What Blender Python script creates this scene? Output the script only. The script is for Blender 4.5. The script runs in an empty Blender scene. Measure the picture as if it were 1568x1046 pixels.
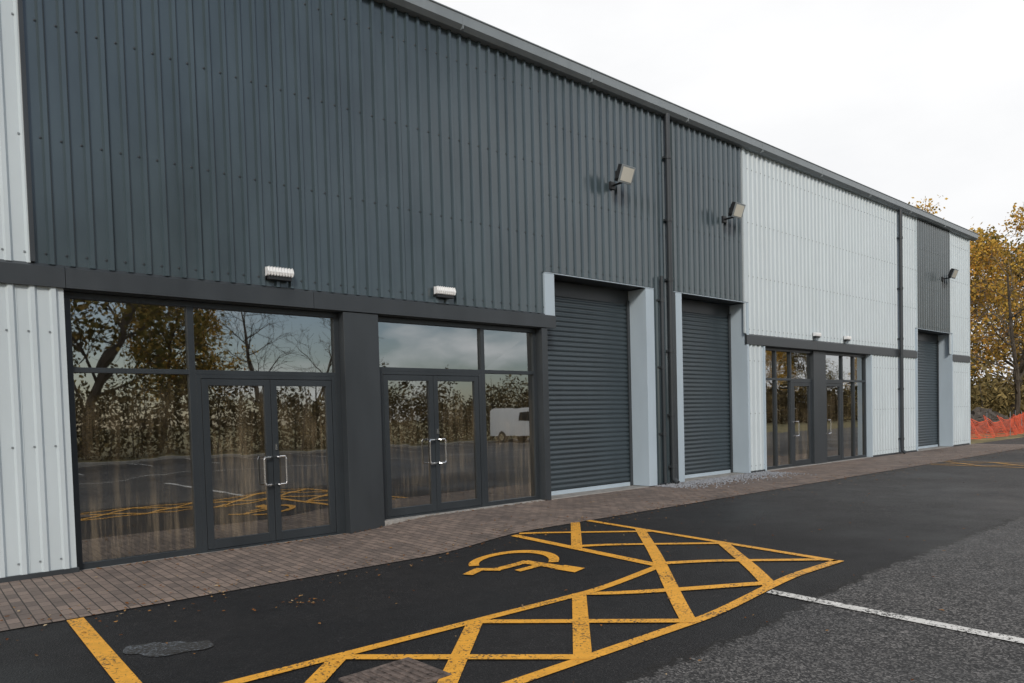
import bpy, math, random
import numpy as np
from mathutils import Matrix, Vector
random.seed(7); rng=np.random.default_rng(7)
scn=bpy.context.scene
scn.view_settings.view_transform='Standard'; scn.view_settings.look='None'; scn.view_settings.exposure=0
COL=bpy.context.collection

# ---------------------------------------------------------------- materials
def newmat(name):
    m=bpy.data.materials.new(name); m.use_nodes=True
    return m,m.node_tree,m.node_tree.nodes['Principled BSDF']
def N(nt,t,**k):
    n=nt.nodes.new(t)
    for a,b in k.items(): setattr(n,a,b)
    return n
def coords(nt,scale=(1,1,1)):
    g=N(nt,'ShaderNodeNewGeometry'); mp=N(nt,'ShaderNodeMapping'); mp.inputs['Scale'].default_value=scale
    nt.links.new(g.outputs['Position'],mp.inputs[0]); return mp.outputs[0]
def noise(nt,vec,scale,detail=4,rough=.55):
    n=N(nt,'ShaderNodeTexNoise'); n.inputs['Scale'].default_value=scale; n.inputs['Detail'].default_value=min(detail,3)
    n.inputs['Roughness'].default_value=rough; nt.links.new(vec,n.inputs['Vector']); return n.outputs[0]
def ramp(nt,fac,stops):
    r=N(nt,'ShaderNodeValToRGB'); e=r.color_ramp.elements
    e[0].position=stops[0][0]; e[0].color=(*stops[0][1],1); e[1].position=stops[-1][0]; e[1].color=(*stops[-1][1],1)
    for p,c in stops[1:-1]:
        x=e.new(p); x.color=(*c,1)
    nt.links.new(fac,r.inputs[0]); return r.outputs[0]
def mixc(nt,fac,a,b,mode='MIX'):
    m=N(nt,'ShaderNodeMix',data_type='RGBA',blend_type=mode)
    for s,v in ((m.inputs[0],fac),(m.inputs[6],a),(m.inputs[7],b)):
        if isinstance(v,(int,float)): s.default_value=v
        elif isinstance(v,tuple): s.default_value=(*v,1)
        else: nt.links.new(v,s)
    return m.outputs[2]
def bump(nt,b,h,strength,dist=.01):
    n=N(nt,'ShaderNodeBump'); n.inputs['Strength'].default_value=strength; n.inputs['Distance'].default_value=dist
    nt.links.new(h,n.inputs['Height']); nt.links.new(n.outputs[0],b.inputs['Normal']); return n
def painted(name,col,rough=.4,var=.12,scale=(1.2,1.2,.35),bumps=.12,metal=0,spec=.5,coat=0):
    m,nt,b=newmat(name)
    v=coords(nt,scale); n=noise(nt,v,1.6,3,.6)
    c2=tuple(x*(1-var*1.5) for x in col); c3=tuple(min(1,x*(1+var)) for x in col)
    nt.links.new(ramp(nt,n,[(.3,c2),(.7,c3)]),b.inputs['Base Color'])
    r=N(nt,'ShaderNodeMapRange'); r.inputs[3].default_value=rough*.75; r.inputs[4].default_value=min(1,rough*1.3)
    nt.links.new(n,r.inputs[0]); nt.links.new(r.outputs[0],b.inputs['Roughness'])
    b.inputs['Metallic'].default_value=metal; b.inputs['Specular IOR Level'].default_value=spec; b.inputs['Coat Weight'].default_value=coat
    if bumps: bump(nt,b,noise(nt,coords(nt,(1.,1.,.5)),1.3,0),bumps,.03)
    return m
M={}
M['dark']=painted('dark_cladding_paint',(.056,.080,.092),.22,.14,spec=1.0,bumps=.25)
M['light']=painted('light_cladding_paint',(.56,.63,.66),.42,.035,bumps=0)
M['trim']=painted('anthracite_trim',(.042,.049,.055),.38,.12,bumps=0)
M['frame']=painted('aluminium_frame_grey',(.032,.039,.045),.36,.1,bumps=0)
M['gutter']=painted('gutter_grey',(.23,.26,.275),.4,.08,bumps=0)
M['pier']=painted('reveal_flashing_light',(.45,.54,.61),.45,.04,bumps=0)
M['shutter']=painted('shutter_slat_paint',(.036,.052,.062),.34,.1,spec=.7,bumps=0)
M['white']=painted('white_plastic',(.86,.87,.87),.35,.03,bumps=0)
M['steel']=painted('brushed_steel',(.80,.81,.82),.2,.03,bumps=0,metal=1)
M['black']=painted('black_plastic',(.02,.022,.024),.45,.1,bumps=0)
M['lens']=painted('floodlight_glass',(.68,.66,.58),.1,.05,bumps=0,coat=.5)
M['inwall']=painted('interior_plaster',(.40,.36,.31),.8,.05,bumps=0)
M['infloor']=painted('interior_concrete',(.26,.23,.20),.5,.1,bumps=0)
M['concrete']=painted('concrete_plinth',(.32,.31,.29),.85,.2,scale=(4,4,4),bumps=0)
M['rooftin']=painted('roof_sheet',(.2,.22,.24),.5,.08,bumps=0)
M['bark']=painted('bark',(.10,.080,.060),.9,.35,scale=(3,3,1),bumps=0)
M['orange']=painted('orange_netting',(.75,.13,.06),.55,.15,scale=(5,5,5),bumps=0)
M['rubble']=painted('rubble_stone',(.10,.085,.07),.9,.4,scale=(5,5,5),bumps=0)
M['tyre']=painted('tyre_rubber',(.02,.02,.02),.8,.1,bumps=0)
M['vanglass']=painted('van_glass',(.02,.025,.03),.08,.05,bumps=0)

def glassmat():
    m=bpy.data.materials.new('window_glass'); m.use_nodes=True; nt=m.node_tree; nt.nodes.clear()
    o=N(nt,'ShaderNodeOutputMaterial'); g=N(nt,'ShaderNodeBsdfGlossy'); g.inputs['Roughness'].default_value=.012; g.inputs['Color'].default_value=(.93,.96,.97,1)
    t=N(nt,'ShaderNodeBsdfTransparent'); t.inputs[0].default_value=(.56,.61,.57,1)
    # thin tan diffuse layer in vertical streaks, fading out towards the transom
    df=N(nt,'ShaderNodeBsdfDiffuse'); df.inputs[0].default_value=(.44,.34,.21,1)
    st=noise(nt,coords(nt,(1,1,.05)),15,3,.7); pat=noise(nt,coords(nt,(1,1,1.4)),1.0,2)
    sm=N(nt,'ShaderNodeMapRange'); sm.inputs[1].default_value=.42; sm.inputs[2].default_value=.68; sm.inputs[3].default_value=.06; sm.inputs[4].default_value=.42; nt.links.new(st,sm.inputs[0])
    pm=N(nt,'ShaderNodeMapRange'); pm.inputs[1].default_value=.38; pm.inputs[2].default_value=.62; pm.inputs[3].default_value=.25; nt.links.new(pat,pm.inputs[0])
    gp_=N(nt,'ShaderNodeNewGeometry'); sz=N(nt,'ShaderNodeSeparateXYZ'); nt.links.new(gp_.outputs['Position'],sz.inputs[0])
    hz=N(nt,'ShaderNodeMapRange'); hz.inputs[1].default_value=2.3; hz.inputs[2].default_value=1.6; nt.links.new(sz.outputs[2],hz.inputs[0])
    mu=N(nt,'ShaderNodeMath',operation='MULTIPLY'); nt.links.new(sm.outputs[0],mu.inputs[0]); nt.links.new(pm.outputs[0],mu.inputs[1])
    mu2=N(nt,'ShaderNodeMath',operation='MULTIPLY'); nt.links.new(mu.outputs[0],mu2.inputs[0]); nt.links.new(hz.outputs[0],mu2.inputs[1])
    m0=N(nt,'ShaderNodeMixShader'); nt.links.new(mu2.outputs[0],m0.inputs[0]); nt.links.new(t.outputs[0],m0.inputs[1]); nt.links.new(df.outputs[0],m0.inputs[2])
    mx=N(nt,'ShaderNodeMixShader'); f=N(nt,'ShaderNodeFresnel'); f.inputs[0].default_value=1.5
    ma=N(nt,'ShaderNodeMath',operation='MULTIPLY_ADD'); ma.inputs[1].default_value=1.0; ma.inputs[2].default_value=.34
    b=N(nt,'ShaderNodeBump'); b.inputs['Strength'].default_value=.06; b.inputs['Distance'].default_value=.02
    nt.links.new(noise(nt,coords(nt,(1,1,.6)),2.2,1),b.inputs['Height'])
    nt.links.new(b.outputs[0],g.inputs['Normal'])
    nt.links.new(f.outputs[0],ma.inputs[0]); nt.links.new(ma.outputs[0],mx.inputs[0])
    nt.links.new(m0.outputs[0],mx.inputs[1]); nt.links.new(g.outputs[0],mx.inputs[2]); nt.links.new(mx.outputs[0],o.inputs[0])
    return m
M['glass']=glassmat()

def asphalt():
    m,nt,b=newmat('asphalt'); v=coords(nt)
    sep=N(nt,'ShaderNodeSeparateXYZ'); nt.links.new(v,sep.inputs[0])
    big=noise(nt,v,.35,3,.6); fine=noise(nt,v,95,2,.75); mid=noise(nt,v,5,3,.75)
    vo=N(nt,'ShaderNodeTexVoronoi'); vo.inputs['Scale'].default_value=80; nt.links.new(v,vo.inputs['Vector'])
    new=ramp(nt,fine,[(.3,(.007,.007,.008)),(.60,(.017,.017,.018)),(.74,(.11,.11,.108))])
    old=ramp(nt,vo.outputs['Color'],[(.1,(.017,.017,.018)),(.5,(.045,.045,.045)),(.95,(.20,.195,.19))])
    jit=N(nt,'ShaderNodeMath',operation='MULTIPLY_ADD'); jit.inputs[1].default_value=.45; nt.links.new(mid,jit.inputs[0]); nt.links.new(sep.outputs[1],jit.inputs[2])
    mr=N(nt,'ShaderNodeMapRange'); mr.inputs[1].default_value=-6.30; mr.inputs[2].default_value=-6.40; nt.links.new(jit.outputs[0],mr.inputs[0])
    jx=N(nt,'ShaderNodeMath',operation='MULTIPLY_ADD'); jx.inputs[1].default_value=3.; nt.links.new(big,jx.inputs[0]); nt.links.new(sep.outputs[0],jx.inputs[2])
    mr2=N(nt,'ShaderNodeMapRange'); mr2.inputs[1].default_value=9.5; mr2.inputs[2].default_value=15; mr2.inputs[4].default_value=.6; nt.links.new(jx.outputs[0],mr2.inputs[0])
    mx=N(nt,'ShaderNodeMath',operation='MAXIMUM'); nt.links.new(mr.outputs[0],mx.inputs[0]); nt.links.new(mr2.outputs[0],mx.inputs[1])
    c=mixc(nt,mx.outputs[0],new,old)
    d=N(nt,'ShaderNodeMath',operation='ADD'); d.inputs[1].default_value=6.35; nt.links.new(jit.outputs[0],d.inputs[0])
    ab=N(nt,'ShaderNodeMath',operation='ABSOLUTE'); nt.links.new(d.outputs[0],ab.inputs[0])
    jr=N(nt,'ShaderNodeMapRange'); jr.inputs[1].default_value=.015; jr.inputs[2].default_value=.05; jr.inputs[3].default_value=.85; jr.inputs[4].default_value=0; nt.links.new(ab.outputs[0],jr.inputs[0])
    c=mixc(nt,.6,c,ramp(nt,mid,[(.3,(.5,.5,.5)),(.7,(1.3,1.27,1.25))]),'MULTIPLY')
    st=ramp(nt,big,[(.35,(.7,.7,.71)),(.7,(1.35,1.33,1.3))]); c=mixc(nt,.8,c,st,'MULTIPLY')
    c=mixc(nt,jr.outputs[0],c,(.009,.008,.007))
    nt.links.new(c,b.inputs['Base Color'])
    r=N(nt,'ShaderNodeMapRange'); r.inputs[1].default_value=.35; r.inputs[2].default_value=.65; r.inputs[3].default_value=.46; r.inputs[4].default_value=.78; nt.links.new(big,r.inputs[0]); nt.links.new(r.outputs[0],b.inputs['Roughness'])
    b.inputs['Specular IOR Level'].default_value=.32
    bump(nt,b,vo.outputs['Distance'],.8,.006)
    return m
M['asphalt']=asphalt()
def pavers():
    m,nt,b=newmat('block_paving'); v=coords(nt)
    br=N(nt,'ShaderNodeTexBrick'); br.inputs['Scale'].default_value=1; br.inputs['Brick Width'].default_value=.2; br.inputs['Row Height'].default_value=.1
    br.inputs['Mortar Size'].default_value=.006; br.inputs['Mortar Smooth'].default_value=.3; br.inputs['Bias'].default_value=-.1
    br.inputs['Color1'].default_value=(.262,.208,.176,1); br.inputs['Color2'].default_value=(.155,.128,.112,1); br.inputs['Mortar'].default_value=(.055,.049,.043,1)
    rot=N(nt,'ShaderNodeMapping'); rot.inputs['Rotation'].default_value=(0,0,math.pi/2); nt.links.new(v,rot.inputs[0]); nt.links.new(rot.outputs[0],br.inputs[0])
    c=mixc(nt,.7,br.outputs[0],ramp(nt,noise(nt,v,1.1,3,.65),[(.3,(.66,.66,.68)),(.72,(1.25,1.2,1.15))]),'MULTIPLY')
    c=mixc(nt,.5,c,ramp(nt,noise(nt,v,60,2,.7),[(.3,(.7,.7,.7)),(.7,(1.25,1.25,1.25))]),'MULTIPLY')
    nt.links.new(c,b.inputs['Base Color']); b.inputs['Roughness'].default_value=.75; b.inputs['Specular IOR Level'].default_value=.3
    inv=N(nt,'ShaderNodeMath',operation='SUBTRACT'); inv.inputs[0].default_value=1; nt.links.new(br.outputs[1],inv.inputs[1])
    bump(nt,b,inv.outputs[0],.7,.006)
    return m
M['pavers']=pavers()
def roadpaint(name,col,wear=.54):
    m,nt,b=newmat(name); v=coords(nt)
    n1=noise(nt,v,38,3,.75); n2=noise(nt,v,2.2,3,.6)
    ad=N(nt,'ShaderNodeMath',operation='MULTIPLY_ADD'); ad.inputs[1].default_value=.35; nt.links.new(n2,ad.inputs[0]); nt.links.new(n1,ad.inputs[2])
    worn=ramp(nt,ad.outputs[0],[(wear+.17,(0,0,0)),(wear+.24,(1,1,1))])
    cc=mixc(nt,.6,col,ramp(nt,noise(nt,v,9,3,.7),[(.3,(.72,.70,.66)),(.7,(1.15,1.12,1.1))]),'MULTIPLY')
    nt.links.new(mixc(nt,worn,cc,(.03,.028,.025)),b.inputs['Base Color']); b.inputs['Roughness'].default_value=.6
    bump(nt,b,n1,.3,.003); return m
M['yellow']=roadpaint('yellow_road_paint',(.82,.40,.04),.57)
M['yellow_worn']=roadpaint('worn_yellow_road_paint',(.60,.32,.06),.50)
M['whitepaint']=roadpaint('white_road_paint',(.70,.70,.68))
M['greypaint']=roadpaint('grey_blackout_paint',(.13,.15,.17),.43)
def grass():
    m,nt,b=newmat('grass'); v=coords(nt)
    c=ramp(nt,noise(nt,v,1.5,3,.75),[(.3,(.07,.065,.03)),(.5,(.17,.145,.06)),(.7,(.36,.29,.13))])
    nt.links.new(c,b.inputs['Base Color']); b.inputs['Roughness'].default_value=.95; return m
M['grass']=grass()
def leafmat(name,stops,transl=.3):
    m,nt,b=newmat(name); g=N(nt,'ShaderNodeNewGeometry')
    c=ramp(nt,g.outputs['Random Per Island'],stops)
    df=N(nt,'ShaderNodeBsdfDiffuse'); nt.links.new(c,df.inputs[0])
    o=nt.nodes['Material Output']
    if transl:
        tr=N(nt,'ShaderNodeBsdfTranslucent'); nt.links.new(c,tr.inputs[0]); mx=N(nt,'ShaderNodeMixShader'); mx.inputs[0].default_value=transl
        nt.links.new(df.outputs[0],mx.inputs[1]); nt.links.new(tr.outputs[0],mx.inputs[2]); nt.links.new(mx.outputs[0],o.inputs[0])
    else: nt.links.new(df.outputs[0],o.inputs[0])
    nt.nodes.remove(b); return m
M['gold']=leafmat('autumn_leaves',[(0,(.16,.13,.04)),(.3,(.46,.31,.07)),(.7,(.78,.52,.12)),(1,(.66,.33,.08))],.4)
M['olive']=leafmat('olive_leaves',[(0,(.08,.08,.03)),(.5,(.22,.18,.06)),(1,(.44,.30,.10))],.35)
M['brown']=leafmat('undergrowth_leaves',[(0,(.07,.062,.03)),(.5,(.20,.155,.07)),(1,(.38,.29,.12))],0)
M['reed']=leafmat('hedge_twigs_and_leaves',[(0,(.045,.036,.022)),(.45,(.095,.075,.038)),(.85,(.165,.125,.055)),(1,(.23,.17,.075))],0)
M['litter']=leafmat('leaf_litter',[(0,(.10,.04,.02)),(.4,(.22,.09,.03)),(.8,(.34,.20,.08)),(1,(.45,.36,.24))],0)

# ---------------------------------------------------------------- mesh helpers
class MB:
    def __init__(s): s.v=[]; s.f=[]; s.m=[]
    def face(s,pts,mi=0):
        i=len(s.v); s.v+=list(pts); s.f.append(tuple(range(i,i+len(pts)))); s.m.append(mi)
    def box(s,x0,x1,y0,y1,z0,z1,mi=0,M_=None):
        i=len(s.v); P=[(x0,y0,z0),(x1,y0,z0),(x1,y1,z0),(x0,y1,z0),(x0,y0,z1),(x1,y0,z1),(x1,y1,z1),(x0,y1,z1)]
        if M_: P=[tuple(M_@Vector(p)) for p in P]
        s.v+=P
        for q in ((0,3,2,1),(4,5,6,7),(0,1,5,4),(1,2,6,5),(2,3,7,6),(3,0,4,7)): s.f.append(tuple(i+k for k in q)); s.m.append(mi)
    def tube(s,pts,rads,n=8,mi=0,caps=True):
        pts=[Vector(p) for p in pts]; i0=len(s.v)
        for k,p in enumerate(pts):
            d=(pts[min(k+1,len(pts)-1)]-pts[max(k-1,0)]).normalized()
            a=d.orthogonal().normalized() if k==0 else (a-d*a.dot(d)).normalized()
            b=d.cross(a)
            for j in range(n):
                t=2*math.pi*j/n; s.v.append(tuple(p+(a*math.cos(t)+b*math.sin(t))*rads[k]))
        for k in range(len(pts)-1):
            for j in range(n):
                s.f.append((i0+k*n+j,i0+k*n+(j+1)%n,i0+(k+1)*n+(j+1)%n,i0+(k+1)*n+j)); s.m.append(mi)
        if caps:
            s.f.append(tuple(i0+j for j in range(n))[::-1]); s.m.append(mi)
            e=i0+(len(pts)-1)*n; s.f.append(tuple(e+j for j in range(n))); s.m.append(mi)
    def obj(s,name,mats,parent=None,bevel=0,smooth=False):
        me=bpy.data.meshes.new(name); me.from_pydata(s.v,[],s.f)
        for m in mats: me.materials.append(m)
        me.polygons.foreach_set('material_index',s.m)
        if smooth: me.polygons.foreach_set('use_smooth',[True]*len(s.f))
        me.update(); o=bpy.data.objects.new(name,me); COL.objects.link(o)
        if parent: o.parent=parent
        if bevel:
            b=o.modifiers.new('bevel','BEVEL'); b.width=bevel; b.segments=2; b.limit_method='ANGLE'
        return o
def empty(name,loc=(0,0,0)):
    e=bpy.data.objects.new(name,None); e.location=loc; COL.objects.link(e); return e

# ---------------------------------------------------------------- ground
def zg(x):
    t=min(1,max(0,(x-4.7)/1.7)); return .11*t*t*(3-2*t)
def sheet(name,x0,x1,y0,y1,off,mat,edge=None):
    xs=sorted(set([x0,x1]+[x for x in list(np.arange(4.7,6.5,.1))+[-50,-20,0,10,20,35,60,120] if x0<x<x1]))
    ys=sorted(set([y0,y1]+[y for y in (-60,-25,-9,-2.3,0,20,60) if y0<y<y1]))
    v=[(x,y,zg(x)+off) for y in ys for x in xs]; n=len(xs)
    f=[(j*n+i,j*n+i+1,(j+1)*n+i+1,(j+1)*n+i) for j in range(len(ys)-1) for i in range(n-1)]
    b=MB(); b.v=v; b.f=f; b.m=[0]*len(f); return b.obj(name,[mat])
sheet('ground',-600,900,-600,900,-.012,M['grass'])
sheet('car_park_asphalt',-60,39.5,-24.5,.05,-.004,M['asphalt'])
sheet('road_asphalt',39.5,90,-15,.6,-.0045,M['asphalt'])
sheet('block_paving',-14,31.6,-2.3,.06,.004,M['pavers'])
kb=MB(); kb.box(-60,39.5,-24.8,-24.5,-.02,.22); kb.obj('kerb',[M['concrete']],bevel=.02)

# road markings ----------------------------------------------------
def stroke(b,p,q,w,off,mi=0):
    p=Vector(p); q=Vector(q); d=q-p; L=d.length
    if L<.03: return
    d/=L; n=Vector((-d.y,d.x))*w/2; k=max(1,int(L/.12))
    for i in range(k):
        a=p+d*L*i/k; c=p+d*L*(i+1)/k
        b.face([(x,y,zg(x)+off) for x,y in ((a-n),(c-n),(c+n),(a+n))],mi)
def clip(p,d,poly):
    t0,t1=-50,50
    for i in range(len(poly)):
        a=Vector(poly[i]); e=Vector(poly[(i+1)%len(poly)])-a; n=Vector((-e.y,e.x))
        den=n.dot(d); num=n.dot(a-p)
        if abs(den)<1e-9: continue
        t=num/den
        if den>0: t0=max(t0,t)
        else: t1=min(t1,t)
    return (t0,t1) if t1>t0+.1 else None
def hatch(b,off,ox=0,side_only=False):
    A0,A1=(7.52,-2.28),(7.08,-6.13); B0,B1=(6.02,-2.38),(5.84,-4.88)
    q1=[B0,(5.75,-6.13),A1,A0]; q2=[(1.05,-4.86),(1.05,-6.13),(5.75,-6.13),B1]
    T=lambda p:(p[0]+ox,p[1])
    L_=((A0,A1),(B0,B1),((1.02,-4.86),(5.90,-4.90)),((1.0,-6.12),(7.13,-6.14)))
    if side_only: L_=L_[:2]
    for s,e in L_: stroke(b,T(s),T(e),.10,off)
    qs=(q1,) if side_only else (q1,q2)
    for c in (5.95,7.15,8.35,9.55,10.75,11.95):
        for q in qs:
            P=Vector((c,0)); d=Vector((1,1)).normalized(); r=clip(P,d,q)
            if r: stroke(b,T(P+d*r[0]),T(P+d*r[1]),.13,off+.001)
    for c in (3.75,2.45,1.05,-.2,-1.45,-2.65,-3.9):
        for q in qs:
            P=Vector((c,0)); d=Vector((1,-1)).normalized(); r=clip(P,d,q)
            if r: stroke(b,T(P+d*r[0]),T(P+d*r[1]),.10,off+.002)
ym=MB()
hatch(ym,.004)
stroke(ym,(1.06,-2.33),(1.03,-4.8),.13,.005)
ym.obj('yellow_bay_hatching',[M['yellow']])
ym=MB(); hatch(ym,.004,ox=14.3,side_only=True); ym.obj('yellow_bay_hatching.001',[M['yellow_worn']])
wc=MB(); cx,cy=5.16,-3.52
def W(u,v): return (cx-u*.84,cy-v*.98)
stroke(wc,W(-.16,.78),W(-.13,.50),.17,.0048)
stroke(wc,W(-.13,.55),W(-.06,-.02),.12,.006)
stroke(wc,W(-.08,.24),W(.30,.22),.10,.0065)
stroke(wc,W(-.09,0),W(.42,-.02),.12,.007)
stroke(wc,W(.38,.03),W(.60,-.20),.12,.0075)
stroke(wc,W(.56,-.17),W(.86,-.04),.12,.008)
arc=[W(.02+.52*math.cos(t),-.12+.48*math.sin(t)) for t in np.linspace(math.radians(122),math.radians(330),24)]
for a,c in zip(arc[:-1],arc[1:]):
    a=Vector(a);c=Vector(c); e=(c-a)*.12; stroke(wc,a-e,c+e,.115,.0055)
wc.obj('wheelchair_symbol',[M['yellow']])
wl=MB(); stroke(wl,(5.68,-6.2),(5.5,-11.5),.095,.004)
for x in (-12,-9.6,-7.2,-4.8,-2.4,0,2.4,4.8,7.2,9.6,12,14.4,16.8,19.2,21.6,24,26.4): stroke(wl,(x,-19.6),(x,-24.2),.1,.004)
stroke(wl,(-14,-14.6),(30,-14.6),.1,.004)
wl.obj('white_parking_line',[M['whitepaint']])
gp=MB()
for i in range(3):
    cx_,cy_,a_,b_=((1.42,-3.80,.27,.15),(1.30,-3.66,.17,.12),(1.58,-3.88,.14,.13))[i]
    pl=[]
    for t in np.linspace(0,2*math.pi,26)[:-1]:
        p_=a_*math.cos(t)*(1+.12*math.sin(3*t+i)); q_=b_*math.sin(t)*(1+.18*math.cos(4*t+i)); pl.append((cx_+.76*p_+.65*q_,cy_-.65*p_+.76*q_))
    gp.face([(x,y,zg(x)+.001+.0006*i) for x,y in pl])
gp.obj('grey_paint_patch',[M['greypaint']])
dc=empty('drain_cover',(2.33,-5.52,0)); dc.rotation_euler=(0,0,math.radians(3))
b=MB(); b.box(-.27,.27,-.24,.24,-.03,.012,0)
for i in range(9): b.box(-.24+i*.056,-.24+i*.056+.03,-.20,.20,.0121,.018,0)
b.obj('cover_plate',[painted('rusty_cast_iron',(.13,.10,.085),.8,.45,scale=(14,14,14),bumps=.3)],dc,.003)

# ---------------------------------------------------------------- building
B=empty('industrial_unit_building')
EAVE=7.9; XL,XR=-10.0,31.0
P_=.2
def cladding(name,x0,x1,z0,z1,mat,depth=.040):
    if mat==M['light']: depth=.030
    k=math.floor(x0/P_)-1
    keys=[]
    while k*P_<x1+P_:
        s=k*P_; keys+=[(s,0),(s+.108,0),(s+.130,-depth),(s+.172,-depth),(s+.194,0)]; k+=1
    def yat(x):
        for (a,ya),(c,yc) in zip(keys[:-1],keys[1:]):
            if a<=x<=c: return ya+(yc-ya)*(x-a)/max(1e-9,c-a)
        return 0
    prof=[(x0,yat(x0))]+[p for p in keys if x0<p[0]<x1]+[(x1,yat(x1))]
    mb=MB(); n=len(prof)
    for x,y in prof: mb.v.append((x,y,z0)); mb.v.append((x,y,z1))
    for i in range(n-1): mb.f.append((2*i,2*i+2,2*i+3,2*i+1)); mb.m.append(0)
    for i in range(n-1):
        (xa,ya),(xb,yb)=prof[i],prof[i+1]
        mb.face([(xa,ya,z0),(xa,.006,z0),(xb,.006,z0),(xb,yb,z0)])
    # sheet side laps every metre
    k=math.ceil(x0)
    while k<x1-.2:
        mb.box(k+.0,k+.006,-.004,.0,z0,z1,0); k+=1
    zz=z0+.12
    rows=[]
    while zz<z1-.1: rows.append(zz); zz+=1.28
    k=math.ceil(x0/P_)
    while k*P_+.06<x1:
        for r in rows:
            c=k*P_+.098; mb.box(c-.009,c+.009,-.012,0,r-.009,r+.009,1)
        k+=1
    return mb.obj(name,[mat,M['trim'] if mat==M['dark'] else M['gutter']],B)
HD=4.22; BT,BB=3.49,3.24
cladding('cladding_light_upper_end',XL,1.15,BT,EAVE,M['light'])
cladding('cladding_light_lower_end',XL,1.45,.06,BB,M['light'])
cladding('cladding_dark_main',1.19,8.90,BT,EAVE,M['dark'])
cladding('cladding_dark_over_door',8.90,12.02,HD+.03,EAVE,M['dark'])
cladding('cladding_dark_downpipe_strip',12.02,12.66,.15,EAVE,M['dark'])
cladding('cladding_dark_over_door_b',12.66,15.45,HD+.03,EAVE,M['dark'])
cladding('cladding_light_upper',15.49,25.92,BT,EAVE,M['light'])
cladding('cladding_light_pier',15.60,16.30,.17,BB,M['light'])
cladding('cladding_light_lower',22.42,25.86,.17,BB,M['light'])
cladding('cladding_dark_end_bay',25.96,28.97,HD+.03,EAVE,M['dark'])
cladding('cladding_light_end_upper',29.01,XR-.03,BT,EAVE,M['light'])
cladding('cladding_light_end_lower',29.2,XR-.03,.17,BB,M['light'])

w=MB()
w.box(XL,1.45,.01,.30,0,EAVE)
w.box(1.45,8.95,.01,.30,BB,EAVE)
w.box(8.95,12.0,.01,.30,HD+.06,EAVE)
w.box(12.0,12.96,.01,.30,0,EAVE)
w.box(12.96,15.56,.01,.30,HD+.06,EAVE)
w.box(15.56,16.33,.01,.30,0,BB); w.box(15.56,22.4,.01,.30,BB,EAVE)
w.box(22.4,25.9,.01,.30,0,EAVE); w.box(25.9,29.15,.01,.30,HD+.06,EAVE); w.box(29.15,XR,.01,.30,0,EAVE)
w.box(XL,XL+.3,.3,24,0,EAVE); w.box(XR-.3,XR-.01,.3,24,0,EAVE); w.box(XL,XR,24,24.3,0,EAVE)
w.obj('backing_wall',[M['pier']],B)
r=MB()
r.face([(XL,-.05,EAVE+.16),(XR+.1,-.05,EAVE+.16),(XR+.1,12,EAVE+1.2),(XL,12,EAVE+1.2)])
r.face([(XL,12,EAVE+1.2),(XR+.1,12,EAVE+1.2),(XR+.1,24.4,EAVE+.1),(XL,24.4,EAVE+.1)])
r.face([(XR+.1,-.05,EAVE+.16),(XR+.1,24.4,EAVE+.1),(XR+.1,12,EAVE+1.2)])
r.obj('roof',[M['rooftin']],B)
g=MB(); prof=[(0.0,EAVE-.02),(-.13,EAVE-.02),(-.20,EAVE+.04),(-.20,EAVE+.19),(-.215,EAVE+.20),(-.215,EAVE+.215),(-.185,EAVE+.215),(-.04,EAVE+.225)]
xs=[XL,XR+.45]
for x in xs:
    for y,z in prof: g.v.append((x,y,z))
n=len(prof)
for i in range(n-1): g.f.append((i,n+i,n+i+1,i+1)); g.m.append(0)
g.f.append(tuple(range(n))); g.m.append(0); g.f.append(tuple(range(n,2*n))[::-1]); g.m.append(0)
x=XL+2.1
while x<XR: 
    g.box(x-.008,x+.008,-.203,-.1,EAVE-.023,EAVE+.188,0); x+=3.0
g.obj('gutter',[M['gutter']],B)
t=MB()
def band(x0,x1):
    t.box(x0,x1,-.055,.0,BB,BT-.03); 
    t.face([(x0,-.055,BT-.03),(x1,-.055,BT-.03),(x1,-.0,BT+.01),(x0,-.0,BT+.01)])
    t.face([(x0,-.055,BT-.03),(x0,0,BT+.01),(x0,0,BT-.03)]); t.face([(x1,-.055,BT-.03),(x1,0,BT-.03),(x1,0,BT+.01)])
xj=[XL,-4,1.47,4.45,9.15]
for a,c in zip(xj[:-1],xj[1:]): band(a,c-.006)
band(15.50,19.0); band(19.006,22.4); band(22.406,25.9); band(29.15,XR)
t.box(1.45,8.95,.0,.34,BB-.012,BB); t.box(16.33,22.4,.0,.34,BB-.012,BB)
t.obj('band_flashing',[M['trim']],B)
c=MB()
c.box(1.145,1.192,-.046,.0,BT+.012,EAVE,0)
c.box(15.44,15.495,-.046,0,BT+.012,EAVE,1); c.box(25.915,25.965,-.046,0,BT+.012,EAVE,1); c.box(28.965,29.015,-.046,0,BT+.012,EAVE,1)
c.box(XR-.035,XR+.03,-.05,.0,.12,EAVE-.03,1)
c.obj('corner_flashings',[M['trim'],M['light']],B,.003)
p=MB()
p.box(8.895,9.135,-.045,.42,BT-.03,HD-.0)
p.box(11.74,12.0,-.045,.44,zg(12)+.02,HD)
p.box(12.74,12.955,-.045,.44,zg(12)+.02,HD)
p.box(15.52,15.6,-.05,.44,zg(12)+.02,HD)
p.box(29.13,29.2,-.05,.44,zg(12)+.02,HD)
p.box(25.86,25.93,-.05,.44,zg(12)+.02,HD)
p.box(16.29,16.34,-.045,.3,.13,BB-.014); p.box(22.38,22.43,-.045,.3,.13,BB-.014)
p.box(8.895,12.0,-.052,-.02,HD+.002,HD+.016); p.box(12.68,15.6,-.052,-.02,HD+.002,HD+.016); p.box(25.86,29.2,-.052,-.02,HD+.002,HD+.016)
p.obj('door_reveals',[M['pier']],B,.003)
q=MB()
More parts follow.
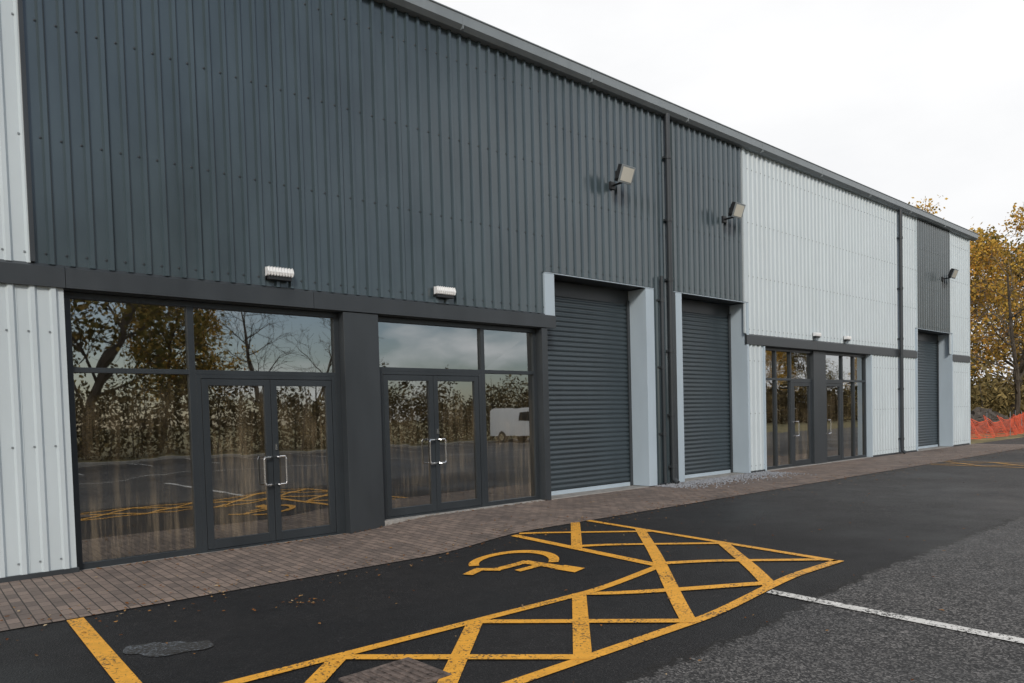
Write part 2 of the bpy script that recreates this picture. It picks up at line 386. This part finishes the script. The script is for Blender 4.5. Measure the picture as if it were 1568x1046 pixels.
q.box(8.895,12.0,-.048,.42,HD+.017,HD+.028); q.box(12.68,15.6,-.048,.42,HD+.017,HD+.028); q.box(25.86,29.2,-.048,.42,HD+.017,HD+.028)
q.box(XL,1.47,-.03,.01,-.01,.06); q.box(15.6,16.29,-.03,.01,.1,.17); q.box(22.43,25.86,-.03,.01,.1,.17); q.box(29.2,XR,-.03,.01,.1,.17); q.box(12.0,12.68,-.03,.01,.1,.15)
q.box(4.90,5.47,-.035,.32,-.01,BB-.013)
q.box(8.80,8.94,-.035,.42,zg(9)+.001,BB-.013)
q.box(12.66,12.738,-.044,.3,zg(12)+.01,HD)
q.box(8.94,11.74,.42,.46,HD-.28,HD)
q.box(12.955,15.52,.42,.46,HD-.28,HD); q.box(25.93,29.13,.42,.46,HD-.28,HD)
q.obj('dark_trims',[M['trim']],B,.004)
def shutter(name,x0,x1,z0,z1,y=.44):
    mb=MB(); pz=.095; prof=[]
    z=z0+.09
    while z<z1:
        for k in range(6):
            t_=k/6; prof.append((y-.020*math.sin(math.pi*min(1,t_/.86)) if t_<.86 else y+.004, z+pz*t_))
        z+=pz
    for yy,zz in prof: mb.v+= [(x0,yy,zz),(x1,yy,zz)]
    for i in range(len(prof)-1): mb.f.append((2*i,2*i+1,2*i+3,2*i+2)); mb.m.append(0)
    mb.box(x0,x1,y-.02,y+.03,z0,z0+.075,1)
    mb.box(x0,x0+.07,y-.05,y-.022,z0,z1,2); mb.box(x1-.07,x1,y-.05,y-.022,z0,z1,2)
    return mb.obj(name,[M['shutter'],M['pier'],M['trim']],B)
shutter('roller_shutter',8.94,11.74,.125,HD-.2); shutter('roller_shutter.001',12.955,15.52,.125,HD-.2); shutter('roller_shutter.002',25.93,29.13,.125,HD-.2)
fr=MB(); gl=MB(); hd=MB(); pn=MB()
Y0=.17
def vbar(x0,x1,z0,z1,d=0): fr.box(x0,x1,Y0-.05-d,Y0+.05,z0,z1)
def hbar(x0,x1,z0,z1,d=0): fr.box(x0,x1,Y0-.05-d,Y0+.05,z0,z1)
def pane(x0,x1,z0,z1,y=Y0):
    e=.002
    gl.face([(x0-e,y,z0-e),(x1+e,y+random.uniform(-.002,.002),z0-e),(x1+e,y+random.uniform(-.003,.003),z1+e),(x0-e,y,z1+e)])
def handle(x,z,s,y):
    h=.19; o=.075; w_=.10*s
    P=[Vector((x,y,z-h)),Vector((x,y-o*.8,z-h)),Vector((x+w_*.2,y-o,z-h)),Vector((x+w_,y-o,z-h+.0)),Vector((x+w_*1.15,y-o,z-h+.03)),Vector((x+w_*1.15,y-o,z+h-.03)),Vector((x+w_,y-o,z+h)),Vector((x+w_*.2,y-o,z+h)),Vector((x,y-o*.8,z+h)),Vector((x,y,z+h))]
    hd.tube(P,[.014]*len(P),8)
def leaf(x0,x1,z0,z1,hs=None,hz=1.05):
    st=.085; y0=Y0-.045; y1=Y0+.02
    fr.box(x0,x0+st,y0,y1,z0,z1); fr.box(x1-st,x1,y0,y1,z0,z1)
    fr.box(x0+st,x1-st,y0,y1,z0,z0+.12); fr.box(x0+st,x1-st,y0,y1,z1-st,z1)
    pane(x0+st,x1-st,z0+.12,z1-st,Y0-.01)
    if hs=='L': handle(x0+.045,hz,.9,y0)
    if hs=='R': handle(x1-.045,hz,-.9,y0)
def double(x0,x1,z0,tz,lock=True):
    vbar(x0,x0+.06,z0,tz); vbar(x1-.06,x1,z0,tz)
    m=(x0+x1)/2
    hbar(x0+.06,x1-.06,tz-.05,tz,.0)
    fr.box(x0+.06,x1-.06,Y0-.06,Y0+.05,z0,z0+.025)
    leaf(x0+.066,m-.003,z0+.03,tz-.055,'R',z0+1.0); leaf(m+.003,x1-.066,z0+.03,tz-.055,'L',z0+1.0)
    hd.box(m+.035,m+.06,Y0-.062,Y0-.045,z0+1.28,z0+1.36)
TOP=BB-.014
z0=.0; T=2.30
hbar(1.45,4.90,TOP-.07,TOP); vbar(1.45,1.53,z0,TOP-.07); vbar(4.82,4.90,z0,TOP-.07)
hbar(1.53,2.80,T,T+.06); hbar(2.88,4.82,T,T+.06); vbar(2.80,2.88,z0,TOP-.07)
hbar(1.53,2.80,z0,z0+.07)
pane(1.53,2.80,z0+.07,T); pane(1.53,2.80,T+.06,TOP-.07); pane(2.88,4.82,T+.06,TOP-.07); double(2.88,4.82,z0,T)
z0=.125; T=2.40
hbar(5.47,8.80,TOP-.07,TOP); vbar(5.47,5.55,z0,TOP-.07); vbar(8.72,8.80,z0,TOP-.07)
vbar(7.52,7.60,z0,TOP-.07); hbar(5.55,7.52,T,T+.06); hbar(7.60,8.72,T,T+.06); hbar(7.60,8.72,z0,z0+.07)
pane(5.55,7.52,T+.06,TOP-.07); pane(7.60,8.72,T+.06,TOP-.07); pane(7.60,8.72,z0+.07,T); double(5.55,7.52,z0,T)
hbar(16.34,22.38,TOP-.07,TOP)
def fixed(x0,x1,mid=True):
    vbar(x0,x0+.06,z0,TOP-.07); vbar(x1-.06,x1,z0,TOP-.07); hbar(x0+.06,x1-.06,T,T+.06); hbar(x0+.06,x1-.06,z0,z0+.07)
    if mid:
        m=(x0+x1)/2; vbar(m-.035,m+.035,z0+.07,T); vbar(m-.035,m+.035,T+.06,TOP-.07)
        for a,c_ in ((x0+.06,m-.035),(m+.035,x1-.06)): pane(a,c_,z0+.07,T); pane(a,c_,T+.06,TOP-.07)
    else: pane(x0+.06,x1-.06,z0+.07,T); pane(x0+.06,x1-.06,T+.06,TOP-.07)
def single(x0,x1,hs):
    vbar(x0,x0+.06,z0,T); vbar(x1-.06,x1,z0,T); hbar(x0+.06,x1-.06,T-.05,T); hbar(x0,x1,T,T+.06)
    pane(x0+.03,x1-.03,T+.06,TOP-.07); leaf(x0+.066,x1-.066,z0+.03,T-.055,hs,z0+1.0)
    fr.box(x0+.06,x1-.06,Y0-.06,Y0+.05,z0,z0+.025)
fixed(16.34,17.92); single(17.92,19.02,'L'); 
pn.box(19.02,19.72,Y0-.10,Y0+.05,.11,TOP)
single(19.72,20.80,'L'); fixed(20.80,22.38)
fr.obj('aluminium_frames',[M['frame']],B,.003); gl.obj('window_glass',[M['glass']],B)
hd.obj('door_handles',[M['steel']],B,smooth=False); pn.obj('entrance_panel',[M['trim']],B,.004)
th=MB(); th.box(1.45,4.9,-.02,.34,-.02,-.0005); th.box(5.47,8.8,-.02,.34,.0,.1245); th.box(8.94,11.74,-.03,.6,0,.1245); th.box(12.955,15.52,-.03,.6,0,.1245); th.box(16.34,22.38,-.02,.34,0,.1245); th.box(25.93,29.13,-.03,.6,0,.1245)
th.obj('thresholds',[M['concrete']],B,.005)
def room(x0,x1,z0,dep=7):
    i=MB(); zt=BB+.05
    i.face([(x0,.34,z0),(x1,.34,z0),(x1,dep,z0),(x0,dep,z0)],1)
    i.face([(x0,dep,z0),(x1,dep,z0),(x1,dep,zt),(x0,dep,zt)],0)
    i.face([(x0,.34,z0),(x0,dep,z0),(x0,dep,zt),(x0,.34,zt)],0); i.face([(x1,.34,z0),(x1,.34,zt),(x1,dep,zt),(x1,dep,z0)],0)
    i.face([(x0,.34,zt),(x0,dep,zt),(x1,dep,zt),(x1,.34,zt)],0)
    m=(x0+x1)/2; i.box(m-.45,m+.45,dep-.05,dep-.003,z0,z0+2.05,2)
    i.obj('interior_room',[M['inwall'],M['infloor'],M['trim']],B)
room(.2,5.19,.0); room(5.21,8.92,.12); room(16.2,19.36,.12); room(19.38,22.6,.12)
d=MB()
def pipe(x,y,z0,z1,r=.05,coll=()):
    d.tube([(x,y,z0),(x,y,z1)],[r,r],14)
    for z in coll: d.tube([(x,y,z-.035),(x,y,z+.035)],[r+.012]*2,14); d.box(x-.09,x+.09,y+.03,y+.085,z-.02,z+.02)
pipe(12.46,-.12,.3,EAVE,.056,(7.0,5.7,4.45,2.95,1.6,.5))
d.tube([(12.46,-.12,.32),(12.46,-.13,.22),(12.46,-.22,.15)],[.055,.055,.055],12)
pipe(12.20,-.10,.16,4.5,.036,(4.0,2.6,1.2))
pipe(24.42,-.12,.3,EAVE,.056,(7.0,5.4,3.8,2.2,.6))
d.tube([(24.42,-.12,.32),(24.42,-.13,.22),(24.42,-.22,.15)],[.055,.055,.055],12)
d.obj('downpipes',[M['trim']],B,smooth=False)

# ---------------------------------------------------------------- fittings
def floodlight(x,z,nm='floodlight'):
    e=empty(nm,(x,0,z)); e.scale=(1.2,1.2,1.2)
    b=MB(); b.box(-.06,.06,-.075,-.034,-.14,-.02,0); b.tube([(0,-.06,-.08),(0,-.26,-.08),(0,-.30,-.03)],[.018]*3,8,0)
    for s in (-1,1): b.box(s*.17-.012,s*.17+.012,-.34,-.28,-.06,.06,0)
    b.box(-.18,.18,-.31,-.29,-.07,-.04,0)
    b.obj('bracket',[M['black']],e,.003)
    R_=Matrix.Translation((0,-.33,.03))@Matrix.Rotation(math.radians(22),4,'X')
    h=MB(); h.box(-.155,.155,-.03,.05,-.13,.13,0,R_)
    for k in range(7): h.box(-.13+k*.04,-.12+k*.04,.05,.075,-.1,.1,0,R_)
    h.obj('housing',[M['black']],e,.01)
    l=MB(); l.box(-.16,.16,-.05,-.0302,-.135,.135,0,R_); l.obj('bezel',[M['gutter']],e,.006)
    k=MB(); k.box(-.13,.13,-.054,-.0502,-.105,.105,0,R_); k.obj('lens',[M['lens']],e,.002)
floodlight(10.75,6.2); floodlight(14.6,6.15,'floodlight.001'); floodlight(28.2,6.2,'floodlight.002')
def bulkhead(x,z,nm,wd=.36,h=.115):
    e=empty(nm,(x,0,z)); b=MB()
    b.box(-wd/2,wd/2,-.055,-.036,-.02,h,0); b.obj('backplate',[M['black']],e,.003)
    b=MB(); pr=[(-.055,-.0),(-.13,.012),(-.15,.05),(-.13,h-.01),(-.055,h)]
    for x_ in (-wd/2,wd/2):
        for y,zz in pr: b.v.append((x_,y,zz))
    n=len(pr)
    for i in range(n): b.f.append((i,(i+1)%n,n+(i+1)%n,n+i)); b.m.append(0)
    b.f.append(tuple(range(n))); b.f.append(tuple(range(n,2*n))[::-1]); b.m+=[0,0]
    nb=9
    for k in range(nb):
        xx=-wd/2+(k+.5)*wd/nb; b.box(xx-.003,xx+.003,-.154,-.056,-.002,h+.003,0)
    b.obj('diffuser',[M['white']],e,.003)
    b=MB(); b.box(-wd/2+.02,wd/2-.02,-.12,-.05,-.05,-.004,0); b.obj('gear_tray',[M['black']],e,.004)
bulkhead(3.95,3.62,'bulkhead_light'); bulkhead(6.66,3.62,'bulkhead_light.001')
bulkhead(18.9,3.60,'bulkhead_light.002',.26,.09); bulkhead(20.7,3.60,'bulkhead_light.003',.26,.09)

# ---------------------------------------------------------------- trees
def tree_mesh(name,seed,H_,trunk_r,spread,nleaf,lsize,leafm,levels=3,crown0=.25,cl=.55,droop=0):
    rd=random.Random(seed); rn=np.random.default_rng(seed)
    b=MB(); tips=[]
    def grow(p,d,L,r,lv):
        n=5 if lv<2 else 3; pts=[p]; rr=[r]; q=p.copy(); dd=d.copy()
        for i in range(n):
            dd=(dd+Vector((rd.gauss(0,.12),rd.gauss(0,.12),rd.gauss(.03 if lv else 0,.06)-droop*lv*.05))).normalized()
            q=q+dd*L/n; pts.append(q.copy()); rr.append(max(.010,r*(1-.75*(i+1)/n)))
        b.tube(pts,rr,7 if lv==0 else (4 if lv==1 else 3),0,False)
        if lv>=levels: tips.append(pts[-1]); tips.append(pts[-2]); return
        nb={0:13,1:7,2:5}.get(lv,4)
        for i in range(nb):
            t=(crown0+(1-crown0)*(i+rd.random())/nb) if lv==0 else (.25+.75*(i+rd.random())/nb)
            k=min(n-1,int(t*n)); f_=t*n-k; base=pts[k].lerp(pts[k+1],f_)
            ax=(pts[k+1]-pts[k]).normalized(); az=i*2.4+rd.random()
            o=ax.orthogonal().normalized(); s=ax.cross(o)
            side=o*math.cos(az)+s*math.sin(az)
            an=rd.uniform(.65,1.1) if lv==0 else rd.uniform(.45,.95)
            nd=(ax*math.cos(an)+side*math.sin(an)).normalized()
            if lv==0: l=spread*(1.05-.6*t)*rd.uniform(.75,1.2)
            else: l=L*rd.uniform(.38,.6)
            grow(base,nd,l,max(.013,rr[k]*.5),lv+1)
        if lv: tips.append(pts[-1])
    grow(Vector((0,0,-.1)),Vector((0,0,1)),H_,trunk_r,0)
    nv0=len(b.v); T_=np.array([tuple(t) for t in tips])
    if nleaf>0:
        wts=rn.random(len(T_))**2; wts/=wts.sum()
        idx=rn.choice(len(T_),nleaf,p=wts); c=T_[idx]+rn.normal(0,cl,(nleaf,3))*np.array([1,1,.75])
        a=rn.normal(size=(nleaf,3)); a/=np.linalg.norm(a,axis=1)[:,None]; e=np.cross(a,rn.normal(size=(nleaf,3))); e/=np.linalg.norm(e,axis=1)[:,None]
        s=(lsize*rn.uniform(.6,1.3,nleaf))[:,None]
        Q=np.stack([c-a*s*.5,c+e*s*.32,c+a*s*.5,c-e*s*.32],1).reshape(-1,3)
        b.v+=[tuple(x) for x in Q.tolist()]
        b.f+=[(nv0+4*i,nv0+4*i+1,nv0+4*i+2,nv0+4*i+3) for i in range(nleaf)]; b.m+=[1]*nleaf
    me=bpy.data.meshes.new(name); me.from_pydata(b.v,[],b.f); me.materials.append(M['bark']); me.materials.append(leafm)
    me.polygons.foreach_set('material_index',b.m); me.update(); return me
mg=tree_mesh('autumn_tree_a',3,11.5,.2,4.2,9000,.21,M['gold'],cl=.34,crown0=.15)
mg2=tree_mesh('autumn_tree_b',11,12.5,.22,4.0,6000,.20,M['gold'],cl=.30,crown0=.2)
mo=tree_mesh('olive_tree',5,12.5,.25,5.2,11000,.25,M['olive'],cl=.42,crown0=.12)
mbare=tree_mesh('bare_tree',8,11.5,.2,4.6,0,.1,M['gold'],crown0=.25)
def put(me,name,x,y,s=1,rz=0,z=0):
    o=bpy.data.objects.new(name,me); o.location=(x,y,z); o.scale=(s,s,s*random.uniform(.93,1.07)); o.rotation_euler=(0,0,rz); COL.objects.link(o)
for i,(me,nm,x,y,s) in enumerate([(mg,'autumn_tree',50.5,6.2,1.12),(mg2,'autumn_tree',56,5.2,1.12),(mg2,'autumn_tree',53,12,1.2),(mg,'autumn_tree',62,4.5,1.15),(mg,'autumn_tree',60,11,1.25),(mbare,'bare_tree',50,3.4,.85),(mbare,'bare_tree',57,2.6,.9),(mo,'olive_tree',68,7,1.15),(mg2,'autumn_tree',72,1,1.2),(mo,'olive_tree',78,-8,1.1),(mg,'autumn_tree',66,-3,.9),(mg2,'autumn_tree',57,15.5,1.25),
     (mo,'olive_tree',1,-38,1.3),(mo,'olive_tree',7.5,-36,1.28),(mg,'autumn_tree',12,-38,1.0),(mo,'olive_tree',-6,-40,1.35),(mo,'olive_tree',-15,-40,1.3),(mbare,'bare_tree',17.5,-36,.98),(mbare,'bare_tree',21.5,-38,.8),(mg,'autumn_tree',-22,-41,1.2),(mbare,'bare_tree',14.8,-37,.9),
     (mo,'olive_tree',70,-37,.75),(mg,'autumn_tree',82,-38,.8),(mo,'olive_tree',92,-36,.8),(mg2,'autumn_tree',104,-36,.85)]):
    put(me,nm,x,y,s,i*1.7)
def mass(name,x0,x1,y0,y1,h,n,ls,mat,stems=0,wv=.3):
    c=np.stack([rng.uniform(x0,x1,n),rng.uniform(y0,y1,n),np.zeros(n)],1)
    prof=h*(.66+.2*np.sin(c[:,0]*.9)*np.sin(c[:,0]*.37)+.1*np.sin(c[:,0]*2.3+1)+.08*np.sin(c[:,0]*5.1)+.1*np.sin(c[:,1]*1.7))
    c[:,2]=prof*rng.random(n)**.7
    a=rng.normal(size=(n,3)); a[:,2]+=.4
    a/=np.linalg.norm(a,axis=1)[:,None]; e=np.cross(a,rng.normal(size=(n,3))); e/=np.linalg.norm(e,axis=1)[:,None]
    s=(ls*rng.uniform(.5,1.4,n))[:,None]
    Q=np.stack([c-a*s,c+e*s*wv,c+a*s,c-e*s*wv],1).reshape(-1,3)
    b=MB(); b.v=[tuple(q) for q in Q.tolist()]; b.f=[(4*i,4*i+1,4*i+2,4*i+3) for i in range(n)]; b.m=[0]*n
    for _ in range(int((x1-x0)*stems)):
        x=rng.uniform(x0,x1); y=rng.uniform(y0,y1); hh=h*rng.uniform(.5,.95); q_=Vector((x,y,0)); pts=[q_.copy()]
        for k in range(4): q_=q_+Vector((rng.normal(0,.16),rng.normal(0,.16),hh/4)); pts.append(q_.copy())
        b.tube(pts,[.05,.042,.033,.022,.01],4,1,False)
    return b.obj(name,[mat,M['bark']])
mass('undergrowth',46,80,3.5,14,4.4,18000,.22,M['brown'],stems=1)
mass('undergrowth.001',75,84,-25,6,5,6000,.38,M['brown'])
mass('hedge',-38,48,-31.5,-28.5,5.2,75000,.11,M['reed'],stems=1,wv=.5)
mass('hedge.001',48,112,-33,-29,5.0,18000,.26,M['reed'],stems=.6,wv=.45)

# netting fence ------------------------------------------------------
nf=MB(); e=empty('orange_netting_fence')
path=[(32.6,2.6),(34.5,1.4),(37,1.1),(40,1.0),(43,1.3),(47,2.6),(52,2.9)]
def pth(t):
    k=min(len(path)-2,int(t)); f_=t-k; return path[k][0]*(1-f_)+path[k+1][0]*f_, path[k][1]*(1-f_)+path[k+1][1]*f_
NS=200; rows=13; T6=len(path)-1
def npnt(i,j):
    t=T6*i/NS; x,y=pth(min(t,T6-1e-6)); sag=.22*abs(math.sin(t*math.pi*2))+.08*math.sin(t*9); top=1.08-sag
    z=.14+(top-.14)*j/(rows-1); y+=.12*math.sin(t*11+j*.35)+.06*math.sin(t*23)
    return Vector((x+.05*math.sin(j*.8+t*5),y,z))
wd=.013
for i in range(NS):
    for j in range(rows):
        a=npnt(i,j); c_=npnt(i+1,j); u=Vector((0,0,wd if j not in (0,rows-1) else wd*1.6)); nf.face([tuple(a-u),tuple(c_-u),tuple(c_+u),tuple(a+u)])
        if j<rows-1:
            c_=npnt(i,j+1); u=Vector((wd,0,0)); nf.face([tuple(a-u),tuple(a+u),tuple(c_+u),tuple(c_-u)])
nf.obj('netting',[M['orange']],e)
po=MB()
for x,y in path: po.tube([(x,y+.02,0),(x,y+.02,1.25)],[.016,.014],6)
po.obj('posts',[M['gutter']],e)
rm=MB()
def rock(c,s):
    i=len(rm.v)
    base=[(-1,-1,-1),(1,-1,-1),(1,1,-1),(-1,1,-1),(-1,-1,1),(1,-1,1),(1,1,1),(-1,1,1)]
    R3=Matrix.Rotation(random.random()*6,3,'Z')@Matrix.Rotation(random.random()*3,3,'X')
    for q_ in base: rm.v.append(tuple(Vector(c)+R3@Vector([k*s*random.uniform(.45,1) for k in q_])))
    for q_ in ((0,3,2,1),(4,5,6,7),(0,1,5,4),(1,2,6,5),(2,3,7,6),(3,0,4,7)): rm.f.append(tuple(i+k for k in q_)); rm.m.append(0)
for _ in range(420):
    a=random.random()*6.28; rr=random.random()**.6*3.0; x=46+rr*math.cos(a)*1.2; y=3.9+rr*math.sin(a)*.6; rock((x,y,max(0,1.3*(1-rr/3.0))*random.uniform(.6,1)+.1),random.uniform(.08,.28))
rm.obj('rubble_mound',[M['rubble']])
gv=MB()
for _ in range(2200):
    x=random.uniform(11.9,16.2); y=-abs(random.gauss(0,.42))-.04
    if y<-1.5: continue
    s=random.uniform(.012,.030); z=zg(x)+.004+s*.3; i=len(gv.v)
    for k in ((1,0,0),(0,1,0),(-1,0,0),(0,-1,0),(0,0,.8)): gv.v.append((x+k[0]*s*random.uniform(.7,1.2),y+k[1]*s*random.uniform(.7,1.2),z+k[2]*s if k[2] else z-.004))
    for f_ in ((0,1,4),(1,2,4),(2,3,4),(3,0,4)): gv.f.append(tuple(i+q_ for q_ in f_)); gv.m.append(0)
gv.obj('loose_gravel',[painted('gravel',(.27,.285,.31),.9,.5,scale=(30,30,30),bumps=0)])
lf=MB()
def leafq(x,y,s):
    z=zg(x)+.009+random.random()*.004; a=random.random()*6.28; c_,s_=math.cos(a),math.sin(a)
    P=[(-1,0),(-.3,-.5),(.5,-.45),(1.1,0),(.5,.45),(-.3,.5)]
    lf.face([(x+(u*c_-v*s_)*s,y+(u*s_+v*c_)*s,z+random.uniform(0,.4)*s+(.25*s*abs(v))) for u,v in P])
for _ in range(1200):
    leafq(random.uniform(-3,32),-2.3+random.gauss(0,.3),random.uniform(.01,.025))
for _ in range(600):
    leafq(random.uniform(-3,31),random.uniform(-2.3,-.05),random.uniform(.01,.024))
for _ in range(600):
    leafq(random.uniform(-4,34),random.uniform(-9.5,-2.3),random.uniform(.008,.022))
for _ in range(26): leafq(random.gauss(2.75,.10),random.gauss(-3.3,.08),random.uniform(.010,.024))
for _ in range(160): leafq(random.uniform(1.5,9),-.0-abs(random.gauss(.03,.05)),random.uniform(.012,.026))
lf.obj('fallen_leaves',[M['litter']])

v=empty('parked_van',(28.5,-22.2,.1)); v.rotation_euler=(0,0,math.radians(90))
b=MB(); pr=[(-2.5,.45),(-2.5,1.9),(-2.3,2.05),(1.0,2.05),(1.55,1.35),(2.4,1.15),(2.55,.9),(2.55,.45)]
for y in (-.92,.92):
    for x,z in pr: b.v.append((x,y*(.94 if z>1.4 else 1),z))
n=len(pr)
for i in range(n): b.f.append((i,(i+1)%n,n+(i+1)%n,n+i)); b.m.append(0)
b.f.append(tuple(range(n))); b.f.append(tuple(range(n,2*n))[::-1]); b.m+=[0,0]
b.obj('body',[M['white']],v,.05)
b=MB()
for s in (-1,1): b.face([(.15,s*.925,1.3),(.15,s*.885,1.85),(.95,s*.885,1.85),(1.35,s*.925,1.3)])
b.face([(1.03,-.78,2.0),(1.03,.78,2.0),(1.57,.84,1.36),(1.57,-.84,1.36)])
b.obj('windows',[M['vanglass']],v)
b=MB()
for x in (-1.6,1.7):
    for s in (-1,1): b.tube([(x,s*.72,.34),(x,s*.94,.34)],[.34,.34],18,0); b.tube([(x,s*.94,.34),(x,s*.95,.34)],[.2,.2],14,1)
b.obj('wheels',[M['tyre'],M['steel']],v)

# ---------------------------------------------------------------- world & light
SE,SAZ=math.radians(30),math.radians(218)
wd_=bpy.data.worlds.new('World'); scn.world=wd_; wd_.use_nodes=True; nt=wd_.node_tree; bg=nt.nodes['Background']
sk=N(nt,'ShaderNodeTexSky'); sk.sky_type='NISHITA'; sk.sun_disc=False; sk.sun_elevation=SE; sk.sun_rotation=SAZ; sk.air_density=1.0; sk.dust_density=1.0
tc=N(nt,'ShaderNodeTexCoord'); mp=N(nt,'ShaderNodeMapping'); mp.inputs['Scale'].default_value=(1,1,2.4); nt.links.new(tc.outputs['Generated'],mp.inputs[0])
nz=N(nt,'ShaderNodeTexNoise'); nz.inputs['Scale'].default_value=2.6; nz.inputs['Detail'].default_value=5; nz.inputs['Roughness'].default_value=.55; nt.links.new(mp.outputs[0],nz.inputs['Vector'])
dp=N(nt,'ShaderNodeVectorMath',operation='DOT_PRODUCT'); dp.inputs[1].default_value=(.22,.42,-.10); nt.links.new(tc.outputs['Generated'],dp.inputs[0])
ad=N(nt,'ShaderNodeMath',operation='ADD'); nt.links.new(nz.outputs[0],ad.inputs[0]); nt.links.new(dp.outputs['Value'],ad.inputs[1])
cf=ramp(nt,ad.outputs[0],[(.28,(.08,.08,.08)),(.40,(1,1,1))])
cc=ramp(nt,nz.outputs[0],[(.3,(9.2,9.3,9.45)),(.7,(10.4,10.4,10.45))])
mx=mixc(nt,cf,sk.outputs[0],cc); nt.links.new(mx,bg.inputs[0]); bg.inputs[1].default_value=.1
sd=bpy.data.lights.new('sun','SUN'); sd.energy=1.9; sd.angle=math.radians(10); sd.color=(1,.93,.84)
so=bpy.data.objects.new('sun',sd); COL.objects.link(so)
dirv=Vector((math.sin(SAZ)*math.cos(SE),math.cos(SAZ)*math.cos(SE),math.sin(SE)))
so.rotation_euler=dirv.to_track_quat('Z','Y').to_euler(); so.location=(0,-20,30)

# ---------------------------------------------------------------- camera
yaw,pitch,roll,f,pv,D=math.radians(49.615),math.radians(-2.010),math.radians(-1.554),1094.2,676.5,9.475
fw=Vector((math.cos(yaw)*math.cos(pitch),math.sin(yaw)*math.cos(pitch),math.sin(pitch)))
r_=Vector((math.sin(yaw),-math.cos(yaw),0)); u_=r_.cross(fw)
r2=r_*math.cos(roll)+u_*math.sin(roll); u2=-r_*math.sin(roll)+u_*math.cos(roll)
cd=bpy.data.cameras.new('camera'); cd.sensor_width=36; cd.lens=f/1568*36; cd.shift_y=(pv-523)/1568; cd.clip_end=2000; cd.clip_start=.05
co=bpy.data.objects.new('camera',cd); COL.objects.link(co)
m=Matrix((( r2.x,u2.x,-fw.x,0),(r2.y,u2.y,-fw.y,-D),(r2.z,u2.z,-fw.z,1.65),(0,0,0,1))); co.matrix_world=m
scn.camera=co
